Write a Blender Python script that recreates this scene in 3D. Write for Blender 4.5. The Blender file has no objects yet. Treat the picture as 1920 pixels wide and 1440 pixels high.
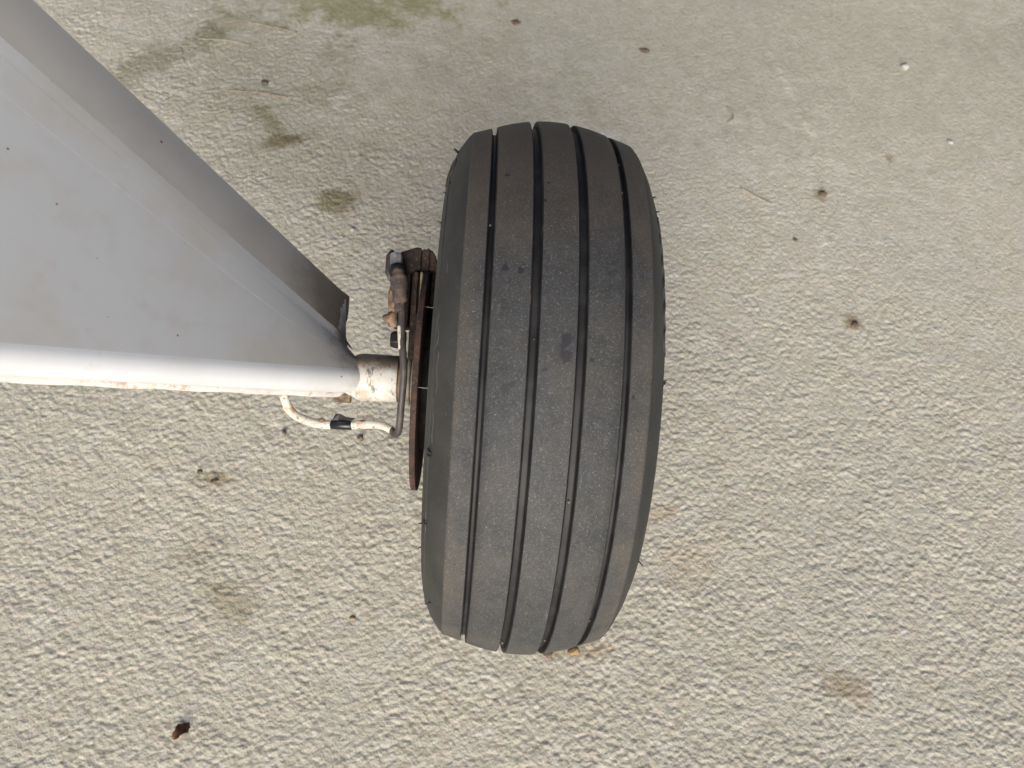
import bpy, bmesh, math, random
import numpy as np
from mathutils import Vector, Matrix
PI = math.pi
random.seed(7)
sc = bpy.context.scene
col = sc.collection

# ------------------------------------------------------------------ camera
cam_d = bpy.data.cameras.new('camera')
cam = bpy.data.objects.new('camera', cam_d); col.objects.link(cam)
cam.location = (-0.0428, -0.2932, 0.67784)
cam.rotation_euler = (0.523863, -0.076822, 0.028294)
cam_d.lens = 29.352; cam_d.sensor_width = 36
cam_d.clip_start = 0.01; cam_d.clip_end = 200
cam_d.dof.use_dof = True; cam_d.dof.focus_distance = 0.53; cam_d.dof.aperture_fstop = 13
sc.camera = cam
# ------------------------------------------------------------------ light: dull day, brightest ahead of the wheel
SUN_EL, SUN_AZ = math.radians(25), math.radians(-4)     # azimuth from -Y, towards -X when negative
world = bpy.data.worlds.new('World'); sc.world = world; world.use_nodes = True
wn = world.node_tree.nodes; wl = world.node_tree.links
sky = wn.new('ShaderNodeTexSky'); sky.sky_type = 'NISHITA'; sky.sun_disc = False
sky.sun_elevation = SUN_EL; sky.sun_rotation = PI - SUN_AZ
sky.dust_density = 5.0; sky.air_density = 0.6; sky.ozone_density = 0.3
bg = wn['Background']; bg.inputs['Strength'].default_value = 0.05
wl.new(sky.outputs[0], bg.inputs[0])
sun_d = bpy.data.lights.new('sun', 'SUN'); sun = bpy.data.objects.new('sun', sun_d); col.objects.link(sun)
sun_d.energy = 1.5; sun_d.angle = math.radians(48); sun_d.color = (1.0, 0.985, 0.955)
sdir = Vector((math.sin(SUN_AZ)*math.cos(SUN_EL), -math.cos(SUN_AZ)*math.cos(SUN_EL), math.sin(SUN_EL)))
sun.rotation_euler = sdir.to_track_quat('Z', 'Y').to_euler()
vs = sc.view_settings
vs.view_transform = 'Standard'; vs.look = 'None'; vs.exposure = 0.98; vs.gamma = 1.0; vs.use_curve_mapping = False
sc.render.film_transparent = False

# ------------------------------------------------------------------ helpers
S60, C60, HUB = math.sin(math.radians(60)), 0.5, 0.170
def W(p):      # wheel frame (axle, up-and-back, up-and-forward) -> place
    x, y, z = p
    return (x, y*S60 - z*C60, y*C60 + z*S60 + HUB)
def mesh(name, V, F, mat, parent=None, smooth=True, wheel=True, mats=None, midx=None):
    me = bpy.data.meshes.new(name)
    me.from_pydata([W(v) for v in V] if wheel else [tuple(v) for v in V], [], F)
    for m in (mats or [mat]): me.materials.append(m)
    if midx is not None: me.polygons.foreach_set('material_index', midx)
    bm = bmesh.new(); bm.from_mesh(me); bmesh.ops.recalc_face_normals(bm, faces=bm.faces); bm.to_mesh(me); bm.free()
    if smooth: me.polygons.foreach_set('use_smooth', [True]*len(me.polygons))
    me.update()
    o = bpy.data.objects.new(name, me); col.objects.link(o)
    if parent: o.parent = parent
    return o
def sharp(o, deg=35):
    me = o.data
    bm = bmesh.new(); bm.from_mesh(me)
    for e in bm.edges:
        if len(e.link_faces) == 2 and e.calc_face_angle(0) > math.radians(deg): e.smooth = False
    bm.to_mesh(me); bm.free()
    return o
def bevel(o, w=0.0008, seg=2, deg=30):
    b = o.modifiers.new('bevel', 'BEVEL'); b.width = w; b.segments = seg; b.limit_method = 'ANGLE'; b.angle_limit = math.radians(deg)
    return o
def lathe(prof, n=96, c=(0, 0), closed=False):
    """rings about the axle from (x, r); returns V, F in the wheel frame"""
    V, F = [], []
    for x, r in prof:
        for k in range(n):
            a = 2*PI*k/n
            V.append((x, c[0]+r*math.sin(a), c[1]+r*math.cos(a)))
    m = len(prof)
    for i in range(m if closed else m-1):
        j = (i+1) % m
        for k in range(n):
            F.append((i*n+k, i*n+(k+1) % n, j*n+(k+1) % n, j*n+k))
    if not closed:
        F.append(tuple(range(n))); F.append(tuple((m-1)*n+k for k in range(n)))
    return V, F
def catmull(P, per=8):
    P = [Vector(p) for p in P]; out = []
    Q = [P[0]*2-P[1]] + P + [P[-1]*2-P[-2]]
    for i in range(1, len(Q)-2):
        a, b, c, d = Q[i-1:i+3]
        for k in range(per):
            t = k/per
            out.append(0.5*((2*b)+(c-a)*t+(2*a-5*b+4*c-d)*t*t+(3*b-a-3*c+d)*t**3))
    out.append(P[-1]); return out
def tube(P, r, n=12, cap=True):
    """r: number or list per point"""
    P = [Vector(p) for p in P]; m = len(P)
    rr = r if isinstance(r, (list, tuple)) else [r]*m
    V, F = [], []; up = Vector((0.31, 0.2, 0.93))
    for i in range(m):
        t = (P[min(i+1, m-1)]-P[max(i-1, 0)]).normalized()
        s = t.cross(up)
        if s.length < 1e-4: s = t.cross(Vector((1, 0, 0)))
        s.normalize(); u = s.cross(t).normalized(); up = u
        for k in range(n):
            a = 2*PI*k/n
            V.append(P[i]+s*math.cos(a)*rr[i]+u*math.sin(a)*rr[i])
    for i in range(m-1):
        for k in range(n):
            F.append((i*n+k, i*n+(k+1) % n, (i+1)*n+(k+1) % n, (i+1)*n+k))
    if cap: F.append(tuple(range(n))); F.append(tuple((m-1)*n+k for k in range(n)))
    return V, F
def lump(name, c, rx, ry, rz, mat, parent, seed, sub=3, amp=.25, wheel=True):
    bm = bmesh.new(); bmesh.ops.create_icosphere(bm, subdivisions=sub, radius=1)
    V = []
    rs = np.random.default_rng(seed); ph = rs.random((5, 4))*6.3
    for v in bm.verts:
        k = 1+amp*sum(math.sin(q[0]+v.co.x*(2+q[3]*.5))*math.cos(q[1]+v.co.y*(2+q[2]*.4))*math.sin(q[2]+v.co.z*2.5) for q in ph)/1.6
        V.append((c[0]+v.co.x*rx*k, c[1]+v.co.y*ry*k, c[2]+v.co.z*rz*k))
    F = [tuple(v.index for v in f.verts) for f in bm.faces]; bm.free()
    return mesh(name, V, F, mat, parent, wheel=wheel)
def prism(poly, z0, z1):
    n = len(poly)
    V = [(x, y, z0) for x, y in poly]+[(x, y, z1) for x, y in poly]
    F = [tuple(range(n)), tuple(range(n, 2*n))]+[(i, (i+1) % n, n+(i+1) % n, n+i) for i in range(n)]
    return V, F
def box(x0, x1, y0, y1, z0, z1): return prism([(x0, y0), (x1, y0), (x1, y1), (x0, y1)], z0, z1)
def empty(name, loc=(0, 0, 0)):
    o = bpy.data.objects.new(name, None); col.objects.link(o); o.location = loc; o.empty_display_size = 0.05; return o
def tag(o, label=None, cat=None, group=None, kind=None):
    if label: o['label'] = label
    if cat: o['category'] = cat
    if group: o['group'] = group
    if kind: o['kind'] = kind
    return o

# ------------------------------------------------------------------ materials
class NT:
    def __init__(s, name):
        s.m = bpy.data.materials.new(name); s.m.use_nodes = True
        s.t = s.m.node_tree; s.b = s.t.nodes['Principled BSDF']
        s.co = s.n('ShaderNodeTexCoord').outputs['Object']
    def n(s, kind, **kw):
        nd = s.t.nodes.new(kind)
        for k, v in kw.items(): setattr(nd, k, v)
        return nd
    def link(s, a, b): s.t.links.new(a, b)
    def put(s, sock, v):
        if hasattr(v, 'links') or isinstance(v, bpy.types.NodeSocket): s.link(v, sock)
        else: sock.default_value = v
    def noise(s, scale, detail=3, rough=0.55, vec=None, out='Fac', distort=0.0):
        nd = s.n('ShaderNodeTexNoise'); nd.inputs['Scale'].default_value = scale
        nd.inputs['Detail'].default_value = detail; nd.inputs['Roughness'].default_value = rough
        nd.inputs['Distortion'].default_value = distort
        s.link(vec or s.co, nd.inputs['Vector']); return nd.outputs[out]
    def voro(s, scale, vec=None, feature='F1', out='Distance', rnd=1.0):
        nd = s.n('ShaderNodeTexVoronoi', feature=feature); nd.inputs['Scale'].default_value = scale
        nd.inputs['Randomness'].default_value = rnd
        s.link(vec or s.co, nd.inputs['Vector']); return nd.outputs[out]
    def mapr(s, v, a, b, c=0.0, d=1.0, smooth=True):
        nd = s.n('ShaderNodeMapRange'); nd.interpolation_type = 'SMOOTHSTEP' if smooth else 'LINEAR'
        s.put(nd.inputs[0], v); nd.inputs[1].default_value = a; nd.inputs[2].default_value = b
        nd.inputs[3].default_value = c; nd.inputs[4].default_value = d
        return nd.outputs[0]
    def math(s, op, a, b=0.0, c=0.0):
        nd = s.n('ShaderNodeMath', operation=op); s.put(nd.inputs[0], a); s.put(nd.inputs[1], b); s.put(nd.inputs[2], c); return nd.outputs[0]
    def mix(s, f, a, b, blend='MIX'):
        nd = s.n('ShaderNodeMix', data_type='RGBA', blend_type=blend)
        s.put(nd.inputs[0], f)
        for sk, v in ((nd.inputs[6], a), (nd.inputs[7], b)):
            if isinstance(v, (tuple, list)): sk.default_value = (*v[:3], 1.0)
            else: s.link(v, sk)
        return nd.outputs[2]
    def scalevec(s, sx, sy, sz):
        nd = s.n('ShaderNodeVectorMath', operation='MULTIPLY'); s.link(s.co, nd.inputs[0]); nd.inputs[1].default_value = (sx, sy, sz); return nd.outputs[0]
    def dist(s, p):
        nd = s.n('ShaderNodeVectorMath', operation='DISTANCE'); s.link(s.co, nd.inputs[0]); nd.inputs[1].default_value = p; return nd.outputs['Value']
    def fin(s, color, rough=0.6, bump=None, bstr=0.3, bdist=0.001, metal=0.0, spec=0.5):
        if isinstance(color, (tuple, list)): s.b.inputs['Base Color'].default_value = (*color[:3], 1)
        else: s.link(color, s.b.inputs['Base Color'])
        s.put(s.b.inputs['Roughness'], rough); s.b.inputs['Metallic'].default_value = metal
        s.b.inputs['Specular IOR Level'].default_value = spec
        if bump is not None:
            nd = s.n('ShaderNodeBump'); nd.inputs['Strength'].default_value = bstr; nd.inputs['Distance'].default_value = bdist
            s.link(bump, nd.inputs['Height']); s.link(nd.outputs[0], s.b.inputs['Normal'])
        return s.m

def m_concrete():
    t = NT('rough_concrete')
    big = t.noise(5, 4, 0.6); mid = t.noise(40, 4, 0.6); fine = t.noise(420, 3, 0.6)
    c = t.mix(t.mapr(big, .38, .64), (.580, .545, .442), (.555, .530, .440))
    c = t.mix(t.mapr(mid, .40, .68), c, (.615, .583, .490))
    g = t.noise(120, 3, 0.6, out='Color')
    hs = t.n('ShaderNodeHueSaturation'); hs.inputs['Saturation'].default_value = 0.22; t.link(g, hs.inputs['Color'])
    c = t.mix(0.42, c, hs.outputs[0], 'OVERLAY')
    c = t.mix(t.math('MULTIPLY', t.mapr(fine, .60, .72), .4), c, (.74, .70, .63))
    c = t.mix(t.math('MULTIPLY', t.mapr(t.noise(260, 3, 0.6), .60, .72), .6), c, (.27, .215, .145))
    at = t.n('ShaderNodeAttribute'); at.attribute_name = 'stain'
    c = t.mix(1.0, c, at.outputs['Color'], 'MULTIPLY')
    b = t.math('ADD', t.noise(520, 3, 0.6), t.math('MULTIPLY', t.voro(420), -.8))
    far = t.math('SUBTRACT', 1.0, at.outputs['Alpha'])       # beyond the modelled grains the relief is in the material
    b = t.math('ADD', b, t.math('MULTIPLY', far, t.math('ADD', t.math('MULTIPLY', t.voro(250), -2.2), t.math('MULTIPLY', t.noise(90, 3, .6), 2.0))))
    return t.fin(c, .93, b, .5, .0009, spec=.2)

def tyre_spots(t, spots, nz):
    m = None
    for p, r in spots:
        v = t.math('ADD', t.dist(p), t.math('MULTIPLY', t.math('SUBTRACT', nz, .5), r*3.2))
        v = t.mapr(v, r*.75, r, 1, 0)
        m = v if m is None else t.math('MAXIMUM', m, v)
    return m
def m_tread(spots):
    t = NT('worn_tread_rubber')
    n1 = t.noise(22, 4, .6); n2 = t.noise(130, 4, .65); n3 = t.noise(900, 3, .7)
    c = t.mix(t.mapr(n2, .30, .72), (.033, .036, .039), (.049, .0525, .0555))
    c = t.mix(t.math('MULTIPLY', t.mapr(n1, .44, .66), .45), c, (.080, .073, .063))
    c = t.mix(t.math('MULTIPLY', t.mapr(n3, .50, .70), .36), c, (.155, .156, .152))
    # brown road dirt on the back of the tyre
    sep = t.n('ShaderNodeSeparateXYZ'); t.link(t.co, sep.inputs[0])
    br = t.math('ADD', sep.outputs['Y'], t.math('MULTIPLY', t.math('SUBTRACT', t.noise(30, 4, .6), .5), .10))
    c = t.mix(t.math('MULTIPLY', t.mapr(br, -.05, .075), .85), c, (.112, .084, .056))
    # brown dust worked into the outer ribs and in bands round the tyre
    ax = t.math('ABSOLUTE', sep.outputs['X'])
    ed = t.math('ADD', ax, t.math('MULTIPLY', t.math('SUBTRACT', t.noise(38, 4, .65), .5), .045))
    c = t.mix(t.math('MULTIPLY', t.mapr(ed, .036, .054), .30), c, (.130, .108, .080))
    bands = t.noise(17, 4, .6, vec=t.scalevec(.25, 1.0, 1.0))
    c = t.mix(t.math('MULTIPLY', t.mapr(bands, .52, .68), .25), c, (.100, .092, .080))
    # scuffs along the running direction
    sc1 = t.noise(260, 3, .7, vec=t.scalevec(2.2, .35, .35))
    c = t.mix(t.math('MULTIPLY', t.mapr(sc1, .60, .72), .35), c, (.16, .155, .145))
    # pale dust specks
    v = t.voro(420); vc = t.n('ShaderNodeSeparateColor'); t.link(t.voro(420, out='Color'), vc.inputs[0])
    sp = t.math('MULTIPLY', t.mapr(v, .04, .17, 1, 0), t.math('GREATER_THAN', vc.outputs[0], .962))
    c = t.mix(t.math('MULTIPLY', sp, .7), c, (.42, .41, .39))
    c = t.mix(t.math('MULTIPLY', t.mapr(t.noise(1300, 2, .6), .60, .70), .45), c, (.30, .295, .28))
    v2 = t.voro(150); vc2 = t.n('ShaderNodeSeparateColor'); t.link(t.voro(150, out='Color'), vc2.inputs[0])
    sp2 = t.math('MULTIPLY', t.mapr(v2, .05, .11, 1, 0), t.math('GREATER_THAN', vc2.outputs[1], .80))
    c = t.mix(t.math('MULTIPLY', sp2, .8), c, (.02, .019, .02))
    ms = tyre_spots(t, spots, t.noise(230, 3, .6))
    c = t.mix(t.math('MULTIPLY', ms, .92), c, (.030, .029, .037))
    r = t.mapr(ms, 0, 1, .66, .50)
    return t.fin(c, r, t.math('ADD', n3, t.math('MULTIPLY', n2, .5)), .35, .0005, spec=.45)
def m_groove():
    t = NT('groove_rubber')
    c = t.mix(t.mapr(t.noise(60, 3, .6), .4, .65), (.012, .012, .0135), (.026, .026, .028))
    c = t.mix(t.mapr(t.noise(45, 3, .6), .70, .76), c, (.10, .075, .05))
    return t.fin(c, .62, t.noise(700, 2, .6), .2, .0003)
def m_sidewall():
    t = NT('sidewall_rubber')
    n1 = t.noise(26, 4, .6); n3 = t.noise(700, 3, .7)
    c = t.mix(t.mapr(n1, .35, .68), (.032, .033, .0325), (.052, .0515, .048))
    c = t.mix(t.math('MULTIPLY', t.mapr(n3, .56, .74), .5), c, (.11, .108, .10))
    v = t.voro(300); vc = t.n('ShaderNodeSeparateColor'); t.link(t.voro(300, out='Color'), vc.inputs[0])
    sp = t.math('MULTIPLY', t.mapr(v, .08, .18, 1, 0), t.math('GREATER_THAN', vc.outputs[0], .965))
    c = t.mix(t.math('MULTIPLY', sp, .7), c, (.35, .35, .33))
    return t.fin(c, .66, t.math('ADD', n3, n1), .12, .0006)
def m_fabric():
    t = NT('painted_fabric')
    n1 = t.noise(13, 4, .6); n2 = t.noise(60, 4, .6)
    c = t.mix(t.mapr(n1, .42, .66), (.675, .688, .69), (.635, .62, .58))
    c = t.mix(t.math('MULTIPLY', t.mapr(n2, .52, .75), .35), c, (.57, .555, .515))
    # grime by the axle end
    g = t.math('ADD', t.dist(W((-.124, .022, .004))), t.math('MULTIPLY', t.math('SUBTRACT', t.noise(90, 4, .65), .5), .05))
    c = t.mix(t.math('MULTIPLY', t.mapr(g, .008, .034, 1, 0), .55), c, (.16, .13, .095))
    # fly specks
    v = t.voro(120); vc = t.n('ShaderNodeSeparateColor'); t.link(t.voro(120, out='Color'), vc.inputs[0])
    sp = t.math('MULTIPLY', t.mapr(v, .05, .10, 1, 0), t.math('GREATER_THAN', vc.outputs[0], .80))
    c = t.mix(t.math('MULTIPLY', sp, .85), c, (.12, .11, .10))
    ms = tyre_spots(t, YELLOW, t.noise(260, 3, .6))
    c = t.mix(t.math('MULTIPLY', ms, .45), c, (.52, .38, .18))
    return t.fin(c, .42, t.math('ADD', t.math('MULTIPLY', t.noise(1500, 2, .5), .25), t.noise(30, 2, .5)), .08, .001, spec=.45)
def m_strip():  # darker than the panel: its turn away from the light is in the colour
    t = NT('shaded_trailing_strip')
    c = t.mix(t.mapr(t.noise(18, 4, .6), .4, .66), (.46, .45, .43), (.42, .405, .38))
    g = t.math('ADD', t.dist(W((-.131, .045, -.008))), t.math('MULTIPLY', t.math('SUBTRACT', t.noise(60, 4, .65), .5), .04))
    c = t.mix(t.math('MULTIPLY', t.mapr(g, .012, .075, 1, 0), .85), c, (.12, .095, .065))
    v = t.voro(80); vc = t.n('ShaderNodeSeparateColor'); t.link(t.voro(80, out='Color'), vc.inputs[0])
    sp = t.math('MULTIPLY', t.mapr(v, .06, .10, 1, 0), t.math('GREATER_THAN', vc.outputs[0], .9))
    c = t.mix(t.math('MULTIPLY', sp, .9), c, (.04, .03, .025))
    return t.fin(c, .45, t.noise(40, 2, .5), .05, .001)
def m_white(name='white_paint', rust=.5, thr=.60, base=(.78, .77, .74), scale=90, chip=.5):
    t = NT(name)
    n = t.noise(scale, 5, .65); n2 = t.noise(scale*2.7, 4, .7)
    c = t.mix(t.mapr(t.noise(40, 3, .6), .42, .68), base, tuple(v*.86 for v in base))
    c = t.mix(t.math('MULTIPLY', t.mapr(n, thr, thr+.09), rust), c, (.55, .30, .13))
    c = t.mix(t.math('MULTIPLY', t.mapr(n2, thr+.02, thr+.10), chip), c, (.09, .065, .045))
    return t.fin(c, .38, n2, .12, .0006)
def m_nose():  # panel's white paint made lighter, with the front light put into its colour
    t = NT('lit_white_leading_edge')
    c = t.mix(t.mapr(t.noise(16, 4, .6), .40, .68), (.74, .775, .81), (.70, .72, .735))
    c = t.mix(t.math('MULTIPLY', t.mapr(t.noise(75, 4, .65), .60, .74), .3), c, (.58, .54, .48))
    v = t.voro(95); vc = t.n('ShaderNodeSeparateColor'); t.link(t.voro(95, out='Color'), vc.inputs[0])
    sp = t.math('MULTIPLY', t.mapr(v, .04, .08, 1, 0), t.math('GREATER_THAN', vc.outputs[0], .9))
    c = t.mix(t.math('MULTIPLY', sp, .8), c, (.06, .05, .045))
    ms = tyre_spots(t, YELLOW, t.noise(260, 3, .6))
    c = t.mix(t.math('MULTIPLY', ms, .45), c, (.52, .38, .18))
    g = t.math('ADD', t.dist(W((-.119, .006, .008))), t.math('MULTIPLY', t.math('SUBTRACT', t.noise(90, 4, .65), .5), .05))
    c = t.mix(t.math('MULTIPLY', t.mapr(g, .004, .026, 1, 0), .4), c, (.30, .26, .20))
    return t.fin(c, .36, t.noise(30, 2, .5), .05, .001, spec=.5)
def m_sleeve():
    t = NT('chipped_white_sleeve')
    sep = t.n('ShaderNodeSeparateXYZ'); t.link(t.co, sep.inputs[0])
    c = t.mix(t.mapr(t.noise(50, 3, .6), .42, .68), (.70, .685, .65), (.61, .585, .53))
    st = t.scalevec(1.0, .45, .45)
    n = t.noise(200, 5, .7, vec=st)
    c = t.mix(t.math('MULTIPLY', t.mapr(n, .53, .63), .85), c, (.10, .085, .065))
    n2 = t.noise(80, 4, .65)
    c = t.mix(t.math('MULTIPLY', t.mapr(n2, .47, .64), .7), c, (.50, .38, .25))
    # oily grime on the back of the sleeve
    g = t.math('ADD', sep.outputs['Y'], t.math('MULTIPLY', t.math('SUBTRACT', t.noise(110, 4, .7), .5), .022))
    c = t.mix(t.math('MULTIPLY', t.mapr(g, -.008, .0045), .88), c, (.13, .09, .055))
    return t.fin(c, .42, n, .2, .0006)
def m_rust(name='rusty_steel', a=(.115, .062, .045), b=(.20, .10, .060), k=(.055, .036, .034), metal=.0, sc_=260):
    t = NT(name)
    n = t.noise(sc_, 5, .7); n2 = t.noise(55, 4, .6)
    c = t.mix(t.mapr(n, .38, .64), k, a)
    c = t.mix(t.math('MULTIPLY', t.mapr(n2, .48, .66), .7), c, b)
    c = t.mix(t.math('MULTIPLY', t.mapr(t.noise(700, 2, .6), .62, .70), .5), c, (.30, .19, .14))
    return t.fin(c, .80, n, .5, .0008, metal=metal, spec=.3)
def m_plain(name, c, rough=.5, metal=0., var=.35, sc_=120, bstr=.15):
    t = NT(name)
    n = t.noise(sc_, 4, .65)
    cc = t.mix(t.mapr(n, .36, .66), tuple(v*(1-var) for v in c), tuple(min(1, v*(1+var*.5)) for v in c))
    return t.fin(cc, rough, n, bstr, .0006, metal=metal)

YELLOW = [(W((-.222, .075, .138)), .0028), (W((-.200, .013, .108)), .0016), (W((-.188, .0115, .093)), .0024)]
SPOTS = [(W((-.0004+.0, .0, .0)), .0)]   # filled below once the tread surface is known

# tread surface radius (crown) shared by the tyre and by the marks on it
def crown(x):
    ax = abs(x)
    return .1790 - 4.9*ax*ax if ax < .0365 else .17247-(ax-.0365)*.30
def on_tread(x, th, lift=0.0):
    r = crown(x)+lift
    return W((x, r*math.sin(th), r*math.cos(th)))
#  (across the tread, angle round the tyre, radius): oil and water marks
SPOTS = [(on_tread(.0040, math.radians(7.7), 0), .0040), (on_tread(.0046, math.radians(5.4), 0), .0032),
         (on_tread(-.0247, math.radians(-.3), 0), .0027), (on_tread(-.0213, math.radians(.2), 0), .0022),
         (on_tread(-.0200, math.radians(19.3), 0), .0020), (on_tread(-.0275, math.radians(20), 0), .0018),
         (on_tread(-.0090, math.radians(33.5), 0), .0018), (on_tread(-.0065, math.radians(38), 0), .0011),
         (on_tread(-.0285, math.radians(41), 0), .0015), (on_tread(-.0060, math.radians(3.0), 0), .0013),
         (on_tread(.0175, math.radians(5.0), 0), .0014), (on_tread(.0400, math.radians(-.5), 0), .0013)]

M = dict(
    concrete=m_concrete(), tread=m_tread(SPOTS), groove=m_groove(), sidewall=m_sidewall(), fabric=m_fabric(), strip=m_strip(),
    rod=m_white('rust_flecked_white_rod', .60, .54, (.80, .79, .76), 110, .15), line=m_white('painted_brake_line', .75, .55, (.76, .72, .63), 110, .75),
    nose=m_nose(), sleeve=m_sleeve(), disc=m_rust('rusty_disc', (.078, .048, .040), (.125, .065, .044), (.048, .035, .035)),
    caliper=m_rust('rusty_caliper', (.042, .029, .024), (.070, .041, .029), (.020, .016, .0145), sc_=120),
    hose=m_plain('brown_brake_hose', (.085, .076, .070), .45), black=m_plain('black_tape', (.016, .017, .022), .28, var=.3),
    steel=m_plain('bright_fitting', (.55, .54, .53), .35, .8), dark=m_plain('dark_fitting', (.075, .065, .068), .5, .2),
    tan=m_rust('corroded_fitting', (.30, .20, .13), (.36, .25, .17), (.14, .10, .08), sc_=220), bolt=m_plain('black_bolt', (.012, .012, .012), .5),
    rim=m_plain('dark_rim', (.06, .056, .055), .55, .5), plate=m_rust('dirty_torque_plate', (.30, .23, .15), (.22, .15, .09), (.10, .075, .055), sc_=120),
    washer=m_plain('cream_washer', (.42, .38, .30), .5), hair=m_plain('rubber_hair', (.012, .012, .012), .6),
    lint=m_plain('grey_lint', (.19, .19, .185), .8), grimy=m_rust('grimy_fitting', (.11, .085, .078), (.27, .19, .135), (.065, .054, .054), sc_=150),
    tape=m_fabric(), web=m_plain('spider_thread', (.75, .75, .74), .5),
    leaf=m_plain('dry_leaf', (.14, .055, .022), .7, var=.5, sc_=300), crumb=m_plain('dark_crumb', (.19, .145, .10), .85, var=.5, sc_=500, bstr=.6),
    twig=m_plain('dry_twig', (.40, .30, .21), .8, var=.4, sc_=300), pebble=m_plain('white_pebble', (.56, .55, .51), .7, var=.2, sc_=300),
    flake=m_plain('orange_flake', (.46, .31, .16), .7, var=.4, sc_=400), straw=m_plain('pale_fibre', (.46, .40, .31), .7, var=.3, sc_=300),
)

# ------------------------------------------------------------------ ground
_rng = np.random.default_rng(11)
PERM = _rng.permutation(4096); GA = _rng.random(4096)*2*np.pi
GX, GY = np.cos(GA), np.sin(GA)
def perlin(x, y):
    xi = np.floor(x).astype(np.int64); yi = np.floor(y).astype(np.int64)
    xf = x-xi; yf = y-yi
    def g(ix, iy, dx, dy):
        h = PERM[(PERM[ix & 4095]+iy) & 4095]
        return GX[h]*dx+GY[h]*dy
    u = xf**3*(xf*(xf*6-15)+10); v = yf**3*(yf*(yf*6-15)+10)
    a = g(xi, yi, xf, yf); b = g(xi+1, yi, xf-1, yf); c = g(xi, yi+1, xf, yf-1); d = g(xi+1, yi+1, xf-1, yf-1)
    return ((a+(b-a)*u)+((c+(d-c)*u)-(a+(b-a)*u))*v)*1.5
def worley(x, y):
    """rounded grains: 1 at a grain's top, falling to 0 in the crevices; each grain has its own height"""
    xi = np.floor(x).astype(np.int64); yi = np.floor(y).astype(np.int64)
    acc = np.zeros(x.shape)
    for dx in (-1, 0, 1):
        for dy in (-1, 0, 1):
            h = PERM[(PERM[(xi+dx) & 4095]+yi+dy) & 4095]
            px = xi+dx+.5+.46*GX[h]; py = yi+dy+.5+.46*GY[h]
            d2 = ((x-px)**2+(y-py)**2)
            acc += np.exp(11*((.25+.75*GA[(h*7+3) & 4095]/6.2832)-d2*1.25))
    return np.log(acc)/11
def sstep(a, b, x):
    t = np.clip((x-a)/(b-a), 0, 1); return t*t*(3-2*t)
def axis(lo, hi, d0, d1, far):
    a = [lo]
    while a[-1] < hi:
        t = (a[-1]-lo)/(hi-lo); a.append(a[-1]+d0+(d1-d0)*t)
    def out(p, s, d):
        r = []; 
        while abs(p) < far:
            d *= 1.35; p += s*d; r.append(p)
        return r
    return np.array(out(lo, -1, d0)[::-1]+a+out(a[-1], 1, d1))
SEAM = [(.31, .62), (.346, .469), (.338, .36), (.326, .269), (.362, .115), (.40, .0), (.43, -.1)]
def ground_h(X, Y):
    wx = perlin(X*260+3, Y*260)*.0008; wy = perlin(X*260, Y*260+9)*.0008
    x = X+wx; y = Y+wy
    g1 = worley(x/.0039, y/.0036); g2 = worley(x/.0026+50, y/.0024+7); l3 = perlin(x/.0021, y/.0020+31)
    cl = perlin(X/.013+2, Y/.012)                        # grains gather in clumps
    b1 = perlin(X/.030+5, Y/.030); b2 = perlin(X/.11, Y/.11+4)
    rough = .70+.30*sstep(-.30, .22, perlin(X/.045+9, Y/.04)+.35*b1)
    worn = 1-.58*sstep(.22, .62, X*.45+Y+.12*b2)         # trodden smoother towards the far right
    h = (.95*g1+.55*g2+.15*l3+.30*cl+.22*b1)*rough*worn+.6*b2
    for i in range(len(SEAM)-1):
        a = np.array(SEAM[i]); b = np.array(SEAM[i+1]); d = b-a; L = d@d
        t = np.clip(((X-a[0])*d[0]+(Y-a[1])*d[1])/L, 0, 1)
        D = np.hypot(X-a[0]-t*d[0]+.004*b1, Y-a[1]-t*d[1])
        h += .5*np.exp(-(D/.0035)**2)*(perlin(X/.02, Y/.02+8) > -.1)
    return (h-1.0)*.00100
gx = axis(-.69, .75, .00115, .00115, 25); gy = axis(-.27, .82, .00095, .0018, 25)
GXX, GYY = np.meshgrid(gx, gy)
HH = ground_h(GXX, GYY)
fade = sstep(0, .12, np.minimum.reduce([GXX+.82, .88-GXX, GYY+.41, .96-GYY]))
HH = HH*fade-.0008*(1-fade)
nx, ny = len(gx), len(gy)
co = np.stack([GXX, GYY, HH], -1).reshape(-1, 3).astype(np.float32)
I = np.arange(nx*ny).reshape(ny, nx)
quads = np.stack([I[:-1, :-1], I[:-1, 1:], I[1:, 1:], I[1:, :-1]], -1).reshape(-1, 4).astype(np.int32)
gm = bpy.data.meshes.new('ground')
gm.vertices.add(len(co)); gm.vertices.foreach_set('co', co.ravel())
gm.loops.add(quads.size); gm.loops.foreach_set('vertex_index', quads.ravel())
gm.polygons.add(len(quads)); gm.polygons.foreach_set('loop_start', np.arange(0, quads.size, 4, dtype=np.int32))
gm.update(calc_edges=True)
gm.polygons.foreach_set('use_smooth', np.ones(len(quads), dtype=bool))
gm.materials.append(M['concrete'])
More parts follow.
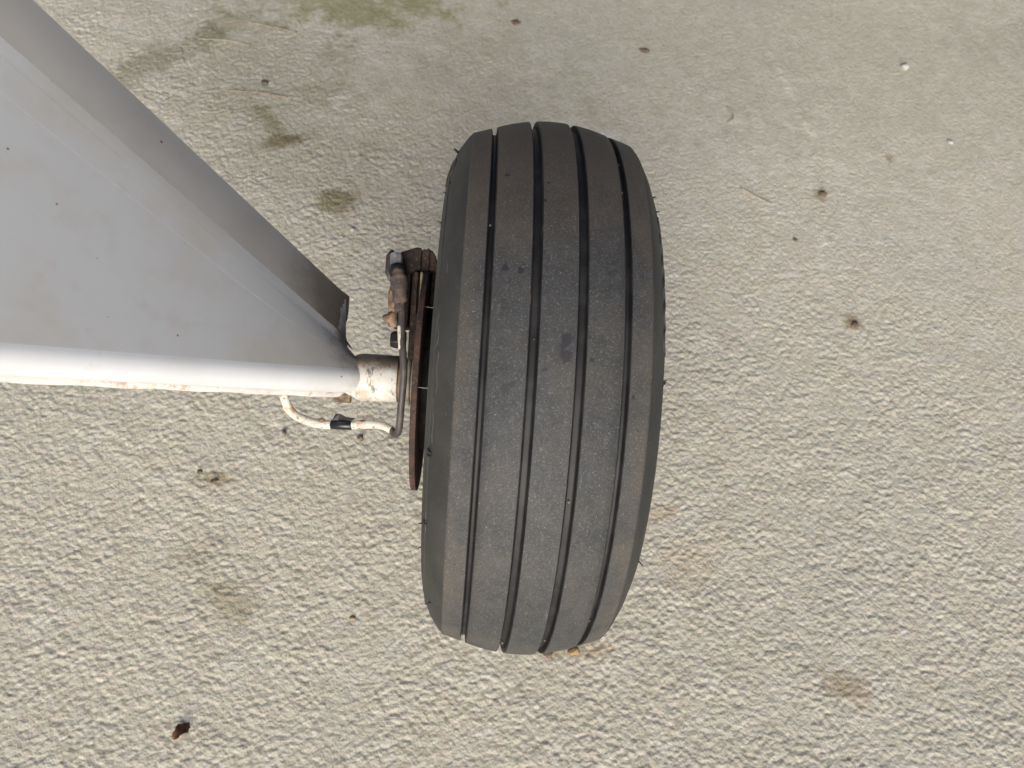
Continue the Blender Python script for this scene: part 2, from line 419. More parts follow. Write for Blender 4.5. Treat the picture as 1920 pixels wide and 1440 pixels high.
# stains: moss, damp smears, spots, rust bloom, and painted shade at the back (multiplied into the concrete colour)
T = np.ones((ny, nx, 3))
n_a = perlin(GXX/.022, GYY/.018); n_b = perlin(GXX/.007+4, GYY/.006); n_c = perlin(GXX/.05, GYY/.05+2)
def stain(x, y, rx, ry, ang, c, amt, ragged=.5):
    ca, sa = math.cos(ang), math.sin(ang)
    dx, dy = GXX-x, GYY-y
    d = np.hypot((dx*ca+dy*sa)/rx, (-dx*sa+dy*ca)/ry)+ragged*(.5*n_a+.35*n_b+.4*n_c)
    m = (1-sstep(.35, 1.1, d))[..., None]*amt
    T[:] = T*(1-m)+T*np.array(c)*m
stain(-.245, .665, .17, .085, .05, (.78, .79, .65), .9, 1.0)
stain(-.17, .63, .10, .055, .2, (.78, .79, .64), .7, .9)
stain(-.30, .50, .13, .10, 0, (.80, .80, .74), .7)
stain(-.43, .50, .10, .026, .75, (.62, .62, .55), .8)
stain(-.35, .585, .07, .025, .8, (.66, .66, .58), .6)
stain(-.24, .39, .14, .09, -.3, (.84, .84, .80), .7)
stain(-.191, .312, .027, .021, .2, (.50, .46, .34), .95, .35)
stain(-.262, .391, .034, .012, .3, (.48, .44, .33), .95, .4)
stain(-.28, .42, .05, .012, -.9, (.62, .60, .50), .7)
stain(-.226, -.115, .034, .020, -.3, (.68, .65, .57), .8, .9)
stain(-.25, -.075, .03, .02, .3, (.80, .79, .76), .7)
stain(.273, -.161, .022, .012, -.5, (.66, .56, .44), .7, .9)
stain(.138, -.02, .016, .008, .3, (.86, .72, .60), .6, .9)
stain(.150, -.065, .04, .03, .3, (.96, .90, .83), .6, .9)
stain(.055, -.142, .03, .006, .1, (.84, .70, .55), .6, .8)
stain(.345, .197, .012, .012, 0, (.55, .45, .33), .8)
stain(.34, .374, .011, .013, 0, (.55, .48, .36), .8)
stain(.433, .44, .008, .008, 0, (.6, .52, .42), .8)
stain(.648, .67, .10, .06, .3, (.88, .88, .88), .8)
stain(.25, .66, .75, .26, -.08, (.86, .875, .85), .9, .6)  # broad grey-green algae tint; also paints the light's fall-off towards the back
stain(-.13, .05, .012, .012, 0, (.55, .48, .38), .7)
stain(-.255, -.012, .022, .010, .2, (.66, .60, .46), .7)
stain(-.06, .42, .2, .25, 0, (.92, .90, .86), .8)
# chalky line along the old seam
for i in range(len(SEAM)-1):
    a = np.array(SEAM[i]); b = np.array(SEAM[i+1]); d = b-a; L = d@d
    t = np.clip(((GXX-a[0])*d[0]+(GYY-a[1])*d[1])/L, 0, 1)
    D = np.hypot(GXX-a[0]-t*d[0]+.006*n_a, GYY-a[1]-t*d[1])
    m = (np.exp(-(D/.004)**2)*sstep(-.2, .3, n_a+n_c)*.5)[..., None]
    T = T*(1-m)+T*np.array((1.22, 1.24, 1.26))*m
pale = sstep(.25, .6, perlin(GXX/.035+21, GYY/.03+3)+.3*n_b)[..., None]*.35
T = T*(1-pale)+T*np.array((1.07, 1.10, 1.14))*pale
at = gm.attributes.new('stain', 'FLOAT_COLOR', 'POINT')  # carries the stains and the painted shade at the back
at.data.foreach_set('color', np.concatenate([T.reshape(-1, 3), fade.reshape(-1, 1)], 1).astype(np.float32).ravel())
ground = bpy.data.objects.new('ground', gm); col.objects.link(ground)
tag(ground, 'rough beige stippled concrete ground with moss and stains', 'ground', kind='structure')
def gz(x, y): return float(ground_h(np.array([x]), np.array([y]))[0])

# ------------------------------------------------------------------ landing gear
gear = tag(empty('landing_gear'), 'white aircraft landing gear leg with black grooved tyre and rusty brake on concrete', 'landing gear')

# --- tyre
prof, zone = [], []          # (x, r), zone of the face after each point: 0 tread, 1 groove, 2 sidewall
def pp(x, r, z): prof.append((x, r)); zone.append(z)
half = []
GRV = [(.012, .0023, .0050), (.036, .00165, .0046)]
xs = [0, .004, .0075]
for x in xs: half.append((x, crown(x), 0))
for gi, (g, hw, dp) in enumerate(GRV):
    r = crown(g)
    half += [(g-hw-.0005, crown(g-hw-.0005), 0), (g-hw, crown(g-hw)-.0005, 1), (g-hw+.0004, r-dp+.0006, 1), (g-hw+.0010, r-dp, 1),
             (g+hw-.0010, r-dp, 1), (g+hw-.0004, r-dp+.0006, 1), (g+hw, crown(g+hw)-.0005, 1), (g+hw+.0005, crown(g+hw+.0005), 0)]
    if gi == 0: half += [(x, crown(x), 0) for x in (.019, .024, .029)]
    else: half += [(x, crown(x), 0) for x in (.041, .045, .0482)]
half += [(.0496, crown(.0496)-.0001, 0), (.0505, crown(.0505)-.0011, 2), (.0516, .1664, 2), (.0540, .1630, 2), (.0575, .1580, 2), (.0606, .1515, 2), (.06105, .1503, 2), (.06165, .1500, 2), (.06150, .1493, 2), (.0630, .1440, 2), (.0644, .1360, 2),
         (.0646, .1300, 2), (.0640, .1230, 2), (.0624, .1150, 2), (.0598, .1070, 2), (.0562, .0990, 2), (.0520, .0920, 2), (.0482, .0870, 2), (.0470, .0830, 2), (.0450, .0800, 2), (.0430, .0760, 2)]
right = [(x if x < .0506 else .0506+(x-.0506)*.86, r, z) for x, r, z in half]
left = [(-x, r, z) for x, r, z in half[1:]][::-1]
full = left+right
NS = 300
V, F, MI = [], [], []
def defl(p):       # the loaded tyre flattens on the ground and its walls bulge a little there
    x, y, z = W(p)
    if z < .03:
        k = max(0, (.03-z)/.03); x *= 1+.05*k*k
    return (x, y, max(z, .0))
for x, r, z in full:
    for k in range(NS):
        a = 2*PI*k/NS
        V.append(defl((x, r*math.sin(a), r*math.cos(a))))
for i in range(len(full)-1):
    z = full[i][2] if full[i][2] == full[i+1][2] else max(full[i][2], full[i+1][2])
    if {full[i][2], full[i+1][2]} == {0, 2}: z = 2
    for k in range(NS):
        F.append((i*NS+k, i*NS+(k+1) % NS, (i+1)*NS+(k+1) % NS, (i+1)*NS+k)); MI.append(z)
m = len(full)
for k in range(NS): F.append(((m-1)*NS+k, (m-1)*NS+(k+1) % NS, (k+1) % NS, k)); MI.append(2)
tyre = mesh('tyre', V, F, None, gear, wheel=False, mats=[M['tread'], M['groove'], M['sidewall']], midx=MI)
sharp(tyre, 38)
tyre['label'] = 'worn black aircraft tyre with four straight grooves'

# rubber hairs left by the mould vents: (side, wall radius, x on wall, angle, length, tilt)
def hair(side, x, r, th, L, tilt=0.0, rad=.00045, bend=0.0):
    p = Vector((side*x if side < 0 else .0506+(x-.0506)*.86, r*math.sin(th), r*math.cos(th)))
    nr = Vector((side*1.0, .45*math.sin(th)+tilt, .45*math.cos(th))).normalized()
    tan = Vector((0, math.cos(th), -math.sin(th)))
    L *= .72; P = [p-nr*.0006, p+nr*L*.35+tan*bend*.2*L, p+nr*L*.7+tan*bend*.6*L, p+nr*L+tan*bend*L]
    V, F = tube(P, [rad*1.3, rad, rad*.8, rad*.35], 6)
    return mesh('vent_hair', V, F, M['hair'], tyre)
for a in ((-1, .0575, .158, 65, .0060, .3, .0005, -.3), (-1, .0585, .156, 68.5, .0050, .4, .00042, .2), (-1, .0630, .1435, 51, .0036, .2, .00045, 0), (-1, .0640, .137, 42, .0042, .1, .00042, .3),
          (-1, .0565, .159, -55, .0055, .2, .0005, -.4), (-1, .0640, .137, -36, .0030, 0, .0004, .1), (-1, .0640, .137, -45, .0034, 0, .0004, -.2), (1, .0600, .152, -38, .0055, -.2, .0005, -.5),
          (1, .0590, .155, 48, .0030, 0, .0004, 0), (1, .0600, .153, 43.5, .0030, 0, .0004, 0), (-1, .0600, .152, 50, .003, 0, .00045, -.6)):
    hair(a[0], a[1], a[2], math.radians(a[3]), a[4], a[5], a[6], a[7])
# torn stubs: small tufts of rubber
def stub(side, x, r, th, s):
    p = Vector((side*x if side < 0 else .0506+(x-.0506)*.86, r*math.sin(th), r*math.cos(th)))
    V, F = [], []
    for k in range(5):
        d = Vector((side*random.uniform(.3, 1), random.uniform(-1, 1), random.uniform(-.6, 1))).normalized()
        v, f = tube([p-d*.0004, p+d*s*.5, p+d*s*random.uniform(.8, 1.2)+Vector((0, s*.3, 0))], [s*.28, s*.2, s*.06], 6)
        F += [tuple(i+len(V) for i in q) for q in f]; V += v
    return mesh('torn_rubber_stub', V, F, M['hair'], tyre)
for a in ((-1, .0600, .1525, -14.5, .0034), (1, .0640, .137, 3.0, .0030), (-1, .0610, .150, -31, .0024)): stub(a[0], a[1], a[2], math.radians(a[3]), a[4])
# raised letters round the outer wall and a raised mark on the inner wall
def letter(side, thd, gap, rmid=.1450, hr=.0085, hw=.0062):
    th0 = math.radians(thd); P = []
    def wx(r):
        pts = [(.1664, .0516), (.163, .054), (.158, .0575), (.1515, .0606), (.144, .063), (.136, .0644), (.130, .0646), (.123, .064)]
        return float(np.interp(r, [a for a, b in pts][::-1], [b for a, b in pts][::-1]))
    n = 26; a0 = gap
    for k in range(n+1):
        a = a0+(2*PI-2*a0)*k/n
        sx = math.copysign(abs(math.cos(a))**.75, math.cos(a)); sy = math.copysign(abs(math.sin(a))**.75, math.sin(a))
        r = rmid+hr*sy; th = th0+hw*sx/rmid
        P.append((side*(wx(r) if side < 0 else .0506+(wx(r)-.0506)*.86), r*math.sin(th), r*math.cos(th)))
    V, F = tube(P, .00095, 6)
    return mesh('raised_letter', V, F, M['sidewall'], tyre)
for thd, gap in ((40, .0), (34.4, .0), (28.6, .9), (22.8, 0), (17, .0), (11.3, .7)): letter(1, thd, gap)
letter(-1, 59, 0, .1485, .0075, .0095)

# grit stuck in the grooves
for gx_, ad, s_ in ((.0366, 52, .0010), (.0356, 41, .0009), (.0118, -19, .0010), (-.0122, -64, .0012), (.0126, -60, .0010), (-.0365, 30, .0008), (.0360, -52, .0011), (-.0116, 8, .0007), (-.0364, -70, .0014)):
    a = math.radians(ad); r = crown(gx_)-.0040
    s_ *= .62; lump('stuck_grit', (gx_, r*math.sin(a), r*math.cos(a)), s_, s_*1.5, s_, M['plate'], tyre, int(abs(ad)+3), 1)
# lint caught on the inner wall
def wall_x(r): return float(np.interp(r, [.123, .130, .136, .144, .1515, .158, .163, .1664], [.064, .0646, .0644, .063, .0606, .0575, .054, .0516]))
for r0, a0, a1, wob in ((.1520, 14, 7, .0012), (.1545, 6.5, -2, .0008), (.1530, -3, -12, .0006), (.1560, 44, 38, .0004), (.1500, -27, -33, .0004), (.1575, 24, 21, .0003)):
    P = []
    for k in range(9):
        q = k/8; a = math.radians(a0+(a1-a0)*q); r = r0+wob*math.sin(q*9+a0)+.0012*q
        P.append((-(wall_x(r)+.00025), r*math.sin(a), r*math.cos(a)))
    V, F = tube(P, .00009, 4); mesh('lint_thread', V, F, M['lint'], tyre)

# --- rim and hub
V, F = lathe([(-.047, .060), (-.047, .0825), (-.0435, .0825), (-.042, .0765), (-.030, .073), (0, .062), (.030, .073), (.042, .0765), (.0435, .0825), (.047, .0825), (.047, .060), (.040, .056), (.036, .030), (-.036, .030), (-.040, .056)], 96, closed=True)
rim = sharp(mesh('wheel_rim', V, F, M['rim'], gear), 40)
V, F = lathe([(-.079, .0145), (-.040, .0145), (.050, .0145), (.060, .026), (.063, .024), (.064, .004)], 64)
sharp(mesh('hub', V, F, M['rim'], gear), 40)

# --- brake disc
V, F = lathe([(-.0772, .046), (-.0772, .0756), (-.0768, .0763), (-.0736, .0763), (-.0732, .0756), (-.0732, .046)], 160, closed=True)
disc = sharp(mesh('brake_disc', V, F, M['disc'], gear), 40)
disc['label'] = 'thin rusty brake disc behind the tyre'
V, F = lathe([(-.0745, .0475), (-.0745, .0455), (-.046, .0455), (-.046, .0475)], 96, closed=True)
mesh('disc_hat', V, F, M['rim'], disc)

# --- axle
V, F = lathe([(-.0915, .0050), (-.0915, .0160), (-.0920, .0164), (-.1155, .0166), (-.1195, .0160), (-.1235, .0138), (-.1300, .0112), (-.1300, .004)], 72)
axle = sharp(mesh('axle_sleeve', V, F, M['sleeve'], gear), 50); axle['label'] = 'stained white axle sleeve with chipped paint'
V, F = lathe([(-.0920, .004), (-.0920, .0140), (-.0850, .0150), (-.0790, .0150), (-.0790, .004)], 64)
mesh('axle_stub', V, F, M['plate'], gear)
for x0, x1, r in ((-.0848, -.0826, .0180), (-.0818, -.0796, .0187)):
    V, F = lathe([(x0, .010), (x0, r-.0006), (x0+.0005, r), (x1-.0005, r), (x1, r-.0006), (x1, .010)], 64, closed=True)
    mesh('axle_washer', V, F, M['washer'], gear)
# --- torque plate carrying the caliper
V, F = prism([(-.0855, .014), (-.0795, .014), (-.0795, .074), (-.0855, .074)], -.022, .012)
tp = bevel(mesh('torque_plate', V, F, M['caliper'], gear, smooth=False), .0012)

# --- caliper
cal = mesh('brake_caliper', *prism([(-.0990, .0360), (-.0870, .0360), (-.0865, .0735), (-.0800, .0750), (-.0798, .0905), (-.0835, .0908), (-.0985, .0850), (-.1000, .0800)], -.026, .0150), M['caliper'], gear, smooth=False)
bevel(cal, .0016, 3); cal['label'] = 'brown rusted brake caliper clamped over the disc'
bevel(mesh('back_plate', *prism([(-.0795, .0745), (-.0720, .0745), (-.0690, .0750), (-.0685, .0790), (-.0700, .0850), (-.0728, .0892), (-.0795, .0898)], -.026, .0165), M['caliper'], cal, smooth=False), .0012, 2)
bevel(mesh('clamp_bar', *prism([(-.0764, .0742), (-.0744, .0742), (-.0744, .0900), (-.0764, .0900)], -.024, .0185), M['caliper'], cal, smooth=False), .0006, 1)
bevel(mesh('brake_pad', *prism([(-.0838, .0450), (-.0812, .0450), (-.0812, .0735), (-.0838, .0735)], -.020, .0190), M['caliper'], cal, smooth=False), .0005, 1)
bevel(mesh('brake_pad', *prism([(-.0795, .0480), (-.0778, .0480), (-.0778, .0735), (-.0795, .0735)], -.020, .0215), M['plate'], cal, smooth=False), .0005, 1)
bevel(mesh('brake_pad', *prism([(-.0725, .0500), (-.0655, .0500), (-.0655, .0760), (-.0725, .0760)], -.045, .0100), M['caliper'], cal, smooth=False), .0008, 1)
V, F = tube([(-.0962, .0845, .0205), (-.0962, .0825, .021), (-.0958, .0740, .0225)], [.0040, .0046, .0046], 6); bevel(mesh('union_nut', V, F, M['steel'], cal, smooth=False), .0006)
V, F = tube([(-.0995, .0870, .0160), (-.1015, .0830, .0170), (-.1015, .0720, .0180), (-.0990, .0660, .0200)], [.0014, .0022, .0022, .0012], 8); mesh('bleed_arm', V, F, M['dark'], cal)
V, F = tube([(-.0950, .0760, .0225), (-.0945, .0705, .0240)], .0052, 14); mesh('seal_ring', V, F, M['bolt'], cal)
V, F = tube(catmull([(-.0942, .0715, .0245), (-.0935, .0680, .0262), (-.0925, .0600, .0275), (-.0915, .0520, .0285), (-.0905, .0450, .0300)], 5), [.0045]*5+[.0058]*6+[.0050]*5+[.0040]*5, 14)
mesh('elbow_fitting', V, F, M['grimy'], cal)
lump('corroded_boss', (-.0965, .0535, .0225), .0035, .0110, .0050, M['tan'], cal, 3)
lump('corroded_boss', (-.0970, .0405, .0205), .0050, .0055, .0050, M['tan'], cal, 5)
V, F = tube([(-.0870, .0270, .0130), (-.0945, .0270, .0130), (-.0975, .0270, .0130)], [.0062, .0062, .0052], 6); bevel(mesh('bolt_head', V, F, M['bolt'], cal, smooth=False), .0006)

# --- brake hose and painted line
P = catmull([(-.0925, -.0345, .0172), (-.0900, -.0372, .0200), (-.0872, -.0335, .0245), (-.0860, -.0169, .0330), (-.0852, .0041, .0382), (-.0868, .0197, .0384), (-.0885, .0320, .0353), (-.0893, .0446, .0315), (-.0900, .0520, .0290)], 7)
V, F = tube(P, .00245, 14)
hose = mesh('brake_hose', V, F, M['hose'], gear); hose['label'] = 'dark brown hose looping over the axle sleeve'
P = catmull([(-.0868+.0, .0190, .0384), (-.0880, .0280, .0366), (-.0890, .0360, .0342)], 6)
V, F = tube([(p.x-.0009, p.y-.0002, p.z+.0004) for p in P], [.0010]+[.0019]*(len(P)-2)+[.0010], 14); mesh('hose_highlight', V, F, M['line'], hose)  # pale sliver modelled on the hose as its highlight
P = catmull([(-0.1631, -0.0137, 0.0343), (-0.1618, -0.0196, 0.0294), (-0.1603, -0.0246, 0.0234), (-0.1557, -0.0297, 0.0146), (-.1428, -.0341, .0053), (-.1204, -.0332, .0095), (-.1060, -.0318, .0122), (-.0985, -.0325, .0140), (-.0925, -.0345, .0172)], 7)
V, F = tube(P, [.0030]*(len(P)-14)+[.0027]*14, 14)
line = mesh('brake_line', V, F, M['line'], gear); line['label'] = 'white painted brake line with chipped rusty paint'
P = [(-.1350, -.03368, .00690), (-.1345, -.03370, .00698), (-.1275, -.03358, .00830), (-.1208, -.03328, .00945), (-.1203, -.03325, .00950)]
V, F = tube(P, [.0029, .0034, .00345, .0034, .0029], 18)
tw = mesh('tape_wrap', V, F, M['black'], line); tw['label'] = 'black tape wrapped round the white brake line'
# loose tape flap standing up behind the line
fl = [[(-.1342, -.0310, .0090), (-.1318, -.0262, .0110)], [(-.1300, -.0303, .0100), (-.1288, -.0258, .0122)], [(-.1255, -.0303, .0106), (-.1240, -.0278, .0128)], [(-.1212, -.0306, .0112), (-.1176, -.0282, .0134)]]
V, F = [], []
for o in (0, -.0004):
    for a, b in fl: V += [(a[0], a[1], a[2]+o), (b[0], b[1], b[2]+o)]
for i in range(3): F += [(2*i, 2*i+1, 2*i+3, 2*i+2), (8+2*i, 8+2*i+1, 8+2*i+3, 8+2*i+2)]
for i in range(3): F += [(2*i+1, 2*i+3, 11+2*i, 9+2*i), (2*i, 2*i+2, 10+2*i, 8+2*i)]
F += [(0, 1, 9, 8), (6, 7, 15, 14)]
mesh('tape_flap', V, F, M['black'], line, smooth=False)
for x, y, z, s in ((-.1415, -.0318, .0072, .0026), (-.1125, -.0306, .0122, .0022)): lump('paint_chip', (x, y, z), s, s*.8, .0011, M['plate'], line, int(abs(x)*1e4), 2)

# --- leg: fabric cover over the leading tube, trailing strip, rod along the leading edge
A = Vector((-.1185, -.0008, .0012)); B = Vector((-.2587, .0013, .1896))
RA = Vector((-.1285, .0215, .0095)); RB = Vector((-.2794, .1478, .1689))
SA = Vector((-.1330, .0572, -.0150)); SB = Vector((-.2759, .1810, .1492))
RT = .0112
def lerp(a, b, t): return a+(b-a)*t
NT_, TMAX = 44, 2.1
V, F = [], []; rows = []
normals = []
for i in range(NT_+1):
    t = TMAX*i/NT_
    f0, r0, s0 = lerp(A, B, t), lerp(RA, RB, t), lerp(SA, SB, t)
    w = (r0-f0); d = w.length; w.normalize()
    al = (B-A).normalized()
    n = al.cross(w); n = n if n.z > 0 else -n
    n = (n-w*n.dot(w)).normalized(); normals.append((f0.copy(), r0.copy(), w.copy(), n.copy()))
    be = math.acos(min(.98, RT/d))
    row = []
    T0 = f0+(w*math.cos(be)+n*math.sin(be))*RT
    into = (s0-r0).normalized(); rr = .0028
    # rounded rear corner
    for k in range(5):
        q = k/4; a_ = r0+into*rr*(1-q)**2; b_ = (T0-r0).normalized()*rr*q**2
        row.append(a_+b_)
    for k in (.04, .15, .5)+tuple(range(1, 14))+(13.55,): row.append(lerp(r0, T0, rr/d+(1-rr/d)*k/14))
    e = 2*PI-be
    for k in range(0, 23):
        an = be+(e-be)*k/22
        row.append(f0+(w*math.cos(an)+n*math.sin(an))*RT)
    base = f0+(w*math.cos(e)+n*math.sin(e))*RT
    for k in range(1, 7): row.append(lerp(base, s0-n*.001, k/6))
    rows.append(row)
L = len(rows[0])
for r in rows: V += r
for i in range(NT_):
    for k in range(L-1): F.append((i*L+k, i*L+k+1, (i+1)*L+k+1, (i+1)*L+k))
    F.append((i*L+L-1, i*L, (i+1)*L, (i+1)*L+L-1))
F.append(tuple(range(L))); F.append(tuple(NT_*L+k for k in range(L)))
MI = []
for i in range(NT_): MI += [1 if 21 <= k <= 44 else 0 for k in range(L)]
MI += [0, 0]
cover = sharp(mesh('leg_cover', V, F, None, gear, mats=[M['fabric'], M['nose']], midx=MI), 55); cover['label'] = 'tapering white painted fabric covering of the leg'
# trailing strip: its end by the axle is cut raggedly
ends = [(-.1238, .0188, .0034), (-.1290, .0245, .0010), (-.1305, .0290, -.0018), (-.1312, .0345, -.0055), (-.1322, .0368, -.0069), (-.1309, .0405, -.0090), (-.1312, .0480, -.0138), (-.1319, .0572, -.0189)]
V, F = [], []; NC = len(ends)
tt = [0]+[.035+.1*k for k in range(22)]
for side in (0, 1):
    for i, t in enumerate(tt):
        for k in range(NC):
            q = .07+.93*k/(NC-1)
            if i == 0: p = Vector(ends[k])
            else:
                r0, s0 = lerp(RA, RB, t), lerp(SA, SB, t); w, n = normals[min(NT_, int(t/TMAX*NT_))][2:]
                nn = (B-A).normalized().cross((s0-r0).normalized()); nn = nn if nn.z > 0 else -nn
                p = lerp(r0, s0, q)+nn*(.0010*math.sin(PI*k/(NC-1))-.0005*(1-k/(NC-1)))
            V.append(p-Vector((.0, .0006, .0016))*side)
n1 = len(tt)*NC
for i in range(len(tt)-1):
    for k in range(NC-1):
        F.append((i*NC+k, i*NC+k+1, (i+1)*NC+k+1, (i+1)*NC+k)); F.append((n1+i*NC+k, n1+i*NC+k+1, n1+(i+1)*NC+k+1, n1+(i+1)*NC+k))
    F.append((i*NC+NC-1, (i+1)*NC+NC-1, n1+(i+1)*NC+NC-1, n1+i*NC+NC-1)); F.append((i*NC, (i+1)*NC, n1+(i+1)*NC, n1+i*NC))
for k in range(NC-1):
    F.append((k, k+1, n1+k+1, n1+k)); e = (len(tt)-1)*NC; F.append((e+k, e+k+1, n1+e+k+1, n1+e+k))
strip = sharp(mesh('trailing_strip', V, F, M['strip'], gear), 45); strip['label'] = 'trailing edge strip of the leg, shaded grey, dirty at its ragged end'
# rod along the leading edge
LA = Vector((-.1260, -.0120, -.0052)); LB = Vector((-.2650, -.0100, .1790))
P = [lerp(LA, LB, TMAX*k/40)+Vector((0, .0003*math.sin(k*1.7), 0)) for k in range(41)]
V, F = tube(P, [.0012]+[.0034]*40, 12)
rod = mesh('edge_rod', V, F, M['rod'], gear); rod['label'] = 'white rod with rust flecks along the leading edge'
V, F = box(-.1350, -.1235, -.0185, -.0125, -.004, .0035); bevel(mesh('rusty_clip', V, F, M['plate'], rod, smooth=False), .001)
# fabric tapes with pinked edges, glued on the cover
def seam(fr0, fr1, t0, t1, teeth, name='seam_tape'):
    """a tape on the panel between two fractions of the width (0 rear edge, 1 tube), second edge pinked"""
    V, F = [], []
    for i in range(teeth*2+1):
        t = t0+(t1-t0)*i/(teeth*2)
        k = t/TMAX*NT_; i0 = min(NT_-1, int(k)); q = k-i0
        f0 = normals[i0][0].lerp(normals[i0+1][0], q); r0 = normals[i0][1].lerp(normals[i0+1][1], q); n = normals[i0][3]; w = normals[i0][2]
        d = (r0-f0).length; be = math.acos(min(.98, RT/d)); T0 = f0+(w*math.cos(be)+n*math.sin(be))*RT
        pa = r0+(T0-r0)*fr0(d); pb = r0+(T0-r0)*fr1(d)
        pb = pb+(pa-pb).normalized()*(.0011 if i % 2 else 0)
        V += [pa+n*.00005, pb+n*.00003, pa-n*.0003, pb-n*.0003]
    for i in range(teeth*2):
        a, b = 4*i, 4*i+4
        F += [(a, a+1, b+1, b), (a+1, a+3, b+3, b+1), (a, b, b+2, a+2)]
    return mesh(name, V, F, M['tape'], cover, smooth=False)
seam(lambda d: .0034/d, lambda d: min(.5, .024/d), .14, 1.6, 130)
seam(lambda d: 1-.001/d, lambda d: max(.5, 1-.022/d), .22, 1.6, 120)

# --- spider threads between disc and tyre
for y, z in ((.047, .055), (-.004, .0735)):
    V, F = tube([(-.0738, y, z), (-.0690, y-.0003, z+.0003), (-.0635, y, z+.0002)], .00014, 5); mesh('spider_thread', V, F, M['web'], tyre)

# ------------------------------------------------------------------ litter on the ground
def crumb(x, y, s, mat, name, label, cat, seed, flat=.6, stretch=1.0, ang=0.0, group=None):
    z = gz(x, y)
    o = lump(name, (0, 0, 0), s*stretch, s, s*flat, mat, None, seed, 2, .45, wheel=False)
    o.location = (x, y, z+s*flat*.55); o.rotation_euler = (0, 0, ang)
    return tag(o, label, cat, group)
def twig(P, r, mat, name, label, cat):
    P = [(x, y, gz(x, y)+r*.8+dz) for x, y, dz in P]; base = Vector(P[0])
    V, F = tube(catmull([Vector(p)-base for p in P], 5), r, 7)
    o = mesh(name, V, F, mat, None, wheel=False); o.location = base
    return tag(o, label, cat)
def leaf(x, y, L, Wd, ang, mat, name, label, cat):
    V, F = [], []; n = 9
    for i in range(n):
        t = i/(n-1); w = Wd*(math.sin(PI*min(1, t*.93+.05))**.8)*(1+.25*math.sin(t*17))
        for j in range(5):
            s = (j-2)/2
            V.append((L*(t-.5), w*.5*s, .0015+.0028*abs(s)*math.sin(t*4+1)+.002*math.sin(t*5)))
    k = len(V); V += [(a, b, c-.0005) for a, b, c in V]
    for i in range(n-1):
        for j in range(4):
            a = i*5+j; F += [(a, a+1, a+6, a+5), (k+a, k+a+5, k+a+6, k+a+1)]
        F += [(i*5, i*5+5, k+i*5+5, k+i*5), (i*5+4, k+i*5+4, k+i*5+9, i*5+9)]
    F += [(0, 1, 2, 3, 4, k+4, k+3, k+2, k+1, k), tuple(range((n-1)*5, n*5))+tuple(range(k+n*5-1, k+(n-1)*5-1, -1))]
    o = mesh(name, V, F, mat, None, wheel=False); o.location = (x, y, gz(x, y)+.001); o.rotation_euler = (0, .15, ang)
    return tag(o, label, cat)
leaf(-.236, -.211, .019, .0085, 1.05, M['leaf'], 'leaf_fragment', 'reddish brown dry leaf fragment in the lower left corner', 'leaf')
crumb(.341, .374, .0038, M['crumb'], 'dirt_crumb', 'dark dirt crumb right of the tyre top, beside the chalky line', 'dirt crumb', 21, .5, 1.0, .4)
crumb(.346, .196, .0036, M['crumb'], 'dirt_crumb', 'brown dirt crumb level with the axle, right of the tyre', 'dirt crumb', 22, .5, 1.2, 1.0)
crumb(.150, .592, .0042, M['crumb'], 'dirt_crumb', 'small brown crumb above the tyre near the top edge', 'dirt crumb', 23, .5, 1.3, .1)
crumb(-.136, .036, .0027, M['crumb'], 'dirt_crumb', 'dark crumb just below the taped brake line', 'dirt crumb', 24)
crumb(-.203, .036, .0028, M['crumb'], 'dirt_crumb', 'dark crumb below the bend of the white brake line', 'dirt crumb', 25, .6, .7)
crumb(-.268, -.006, .0021, M['crumb'], 'dirt_crumb', 'upper left one of two brown crumbs below the leg', 'dirt crumb', 26)
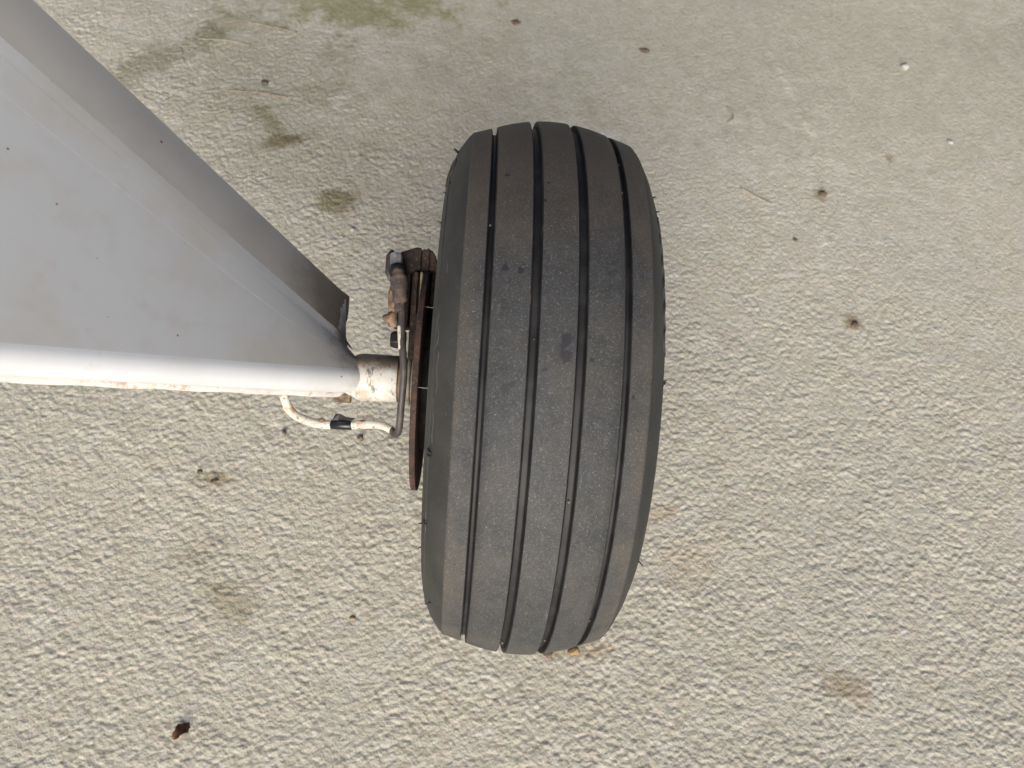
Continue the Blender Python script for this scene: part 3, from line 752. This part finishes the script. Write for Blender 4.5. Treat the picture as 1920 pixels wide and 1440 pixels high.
crumb(-.254, -.014, .0024, M['crumb'], 'dirt_crumb', 'lower right one of two brown crumbs below the leg', 'dirt crumb', 27, .5, 1.3)
crumb(-.298, .480, .0042, M['crumb'], 'dirt_crumb', 'dark crumb below the moss between two dry twigs', 'dirt crumb', 28, .4)
crumb(.300, .303, .0024, M['crumb'], 'dirt_crumb', 'tiny crumb between the two larger crumbs right of the tyre', 'dirt crumb', 29)
crumb(-.012, .625, .0044, M['crumb'], 'dirt_crumb', 'dark crumb above the tyre beside the moss', 'dirt crumb', 36, .4, 1.3)
crumb(.486, .603, .0046, M['pebble'], 'pebble', 'white pebble in the upper right near the top edge', 'pebble', 30)
crumb(.514, .473, .0034, M['pebble'], 'pebble', 'small white pebble below the other one at upper right', 'pebble', 31)
crumb(-.172, .273, .0022, M['pebble'], 'pebble', 'pale pebble beside the dark round stain above the brake', 'pebble', 37)
crumb(.054, -.142, .0028, M['flake'], 'rust_flake', 'orange flake on the ground at the foot of the tyre', 'flake', 32, .4, 1.8, .2)
crumb(.034, -.145, .0034, M['crumb'], 'grit', 'dark grit touching the foot of the tyre beside the orange flake', 'grit', 33, .7)
crumb(-.123, -.124, .0016, M['flake'], 'rust_flake', 'tiny orange flake left of the tyre foot', 'flake', 34, .6, 1.4)
twig([(-.362, .578, .001), (-.345, .580, .003), (-.315, .578, .002), (-.275, .571, .001)], .0005, M['twig'], 'twig', 'reddish dry twig at the upper left below the moss edge', 'twig')
twig([(-.385, .545, .001), (-.35, .545, .002), (-.325, .540, .001)], .0005, M['straw'], 'twig', 'pale short twig between the dark smear and the moss', 'twig')
twig([(-.335, .462, .001), (-.30, .461, .002), (-.268, .458, .001)], .0005, M['twig'], 'twig', 'thin twig lying above the elongated dark stain', 'twig')
twig([(.247, .372, .001), (.262, .362, .001), (.278, .352, .001)], .0007, M['straw'], 'fibre', 'straight tan fibre right of the upper tyre', 'fibre')
twig([(.245, .502, .001), (.2505, .492, .001), (.250, .482, .001), (.243, .475, .001)], .0008, M['straw'], 'fibre', 'small curled fibre above right of the tyre top', 'fibre')
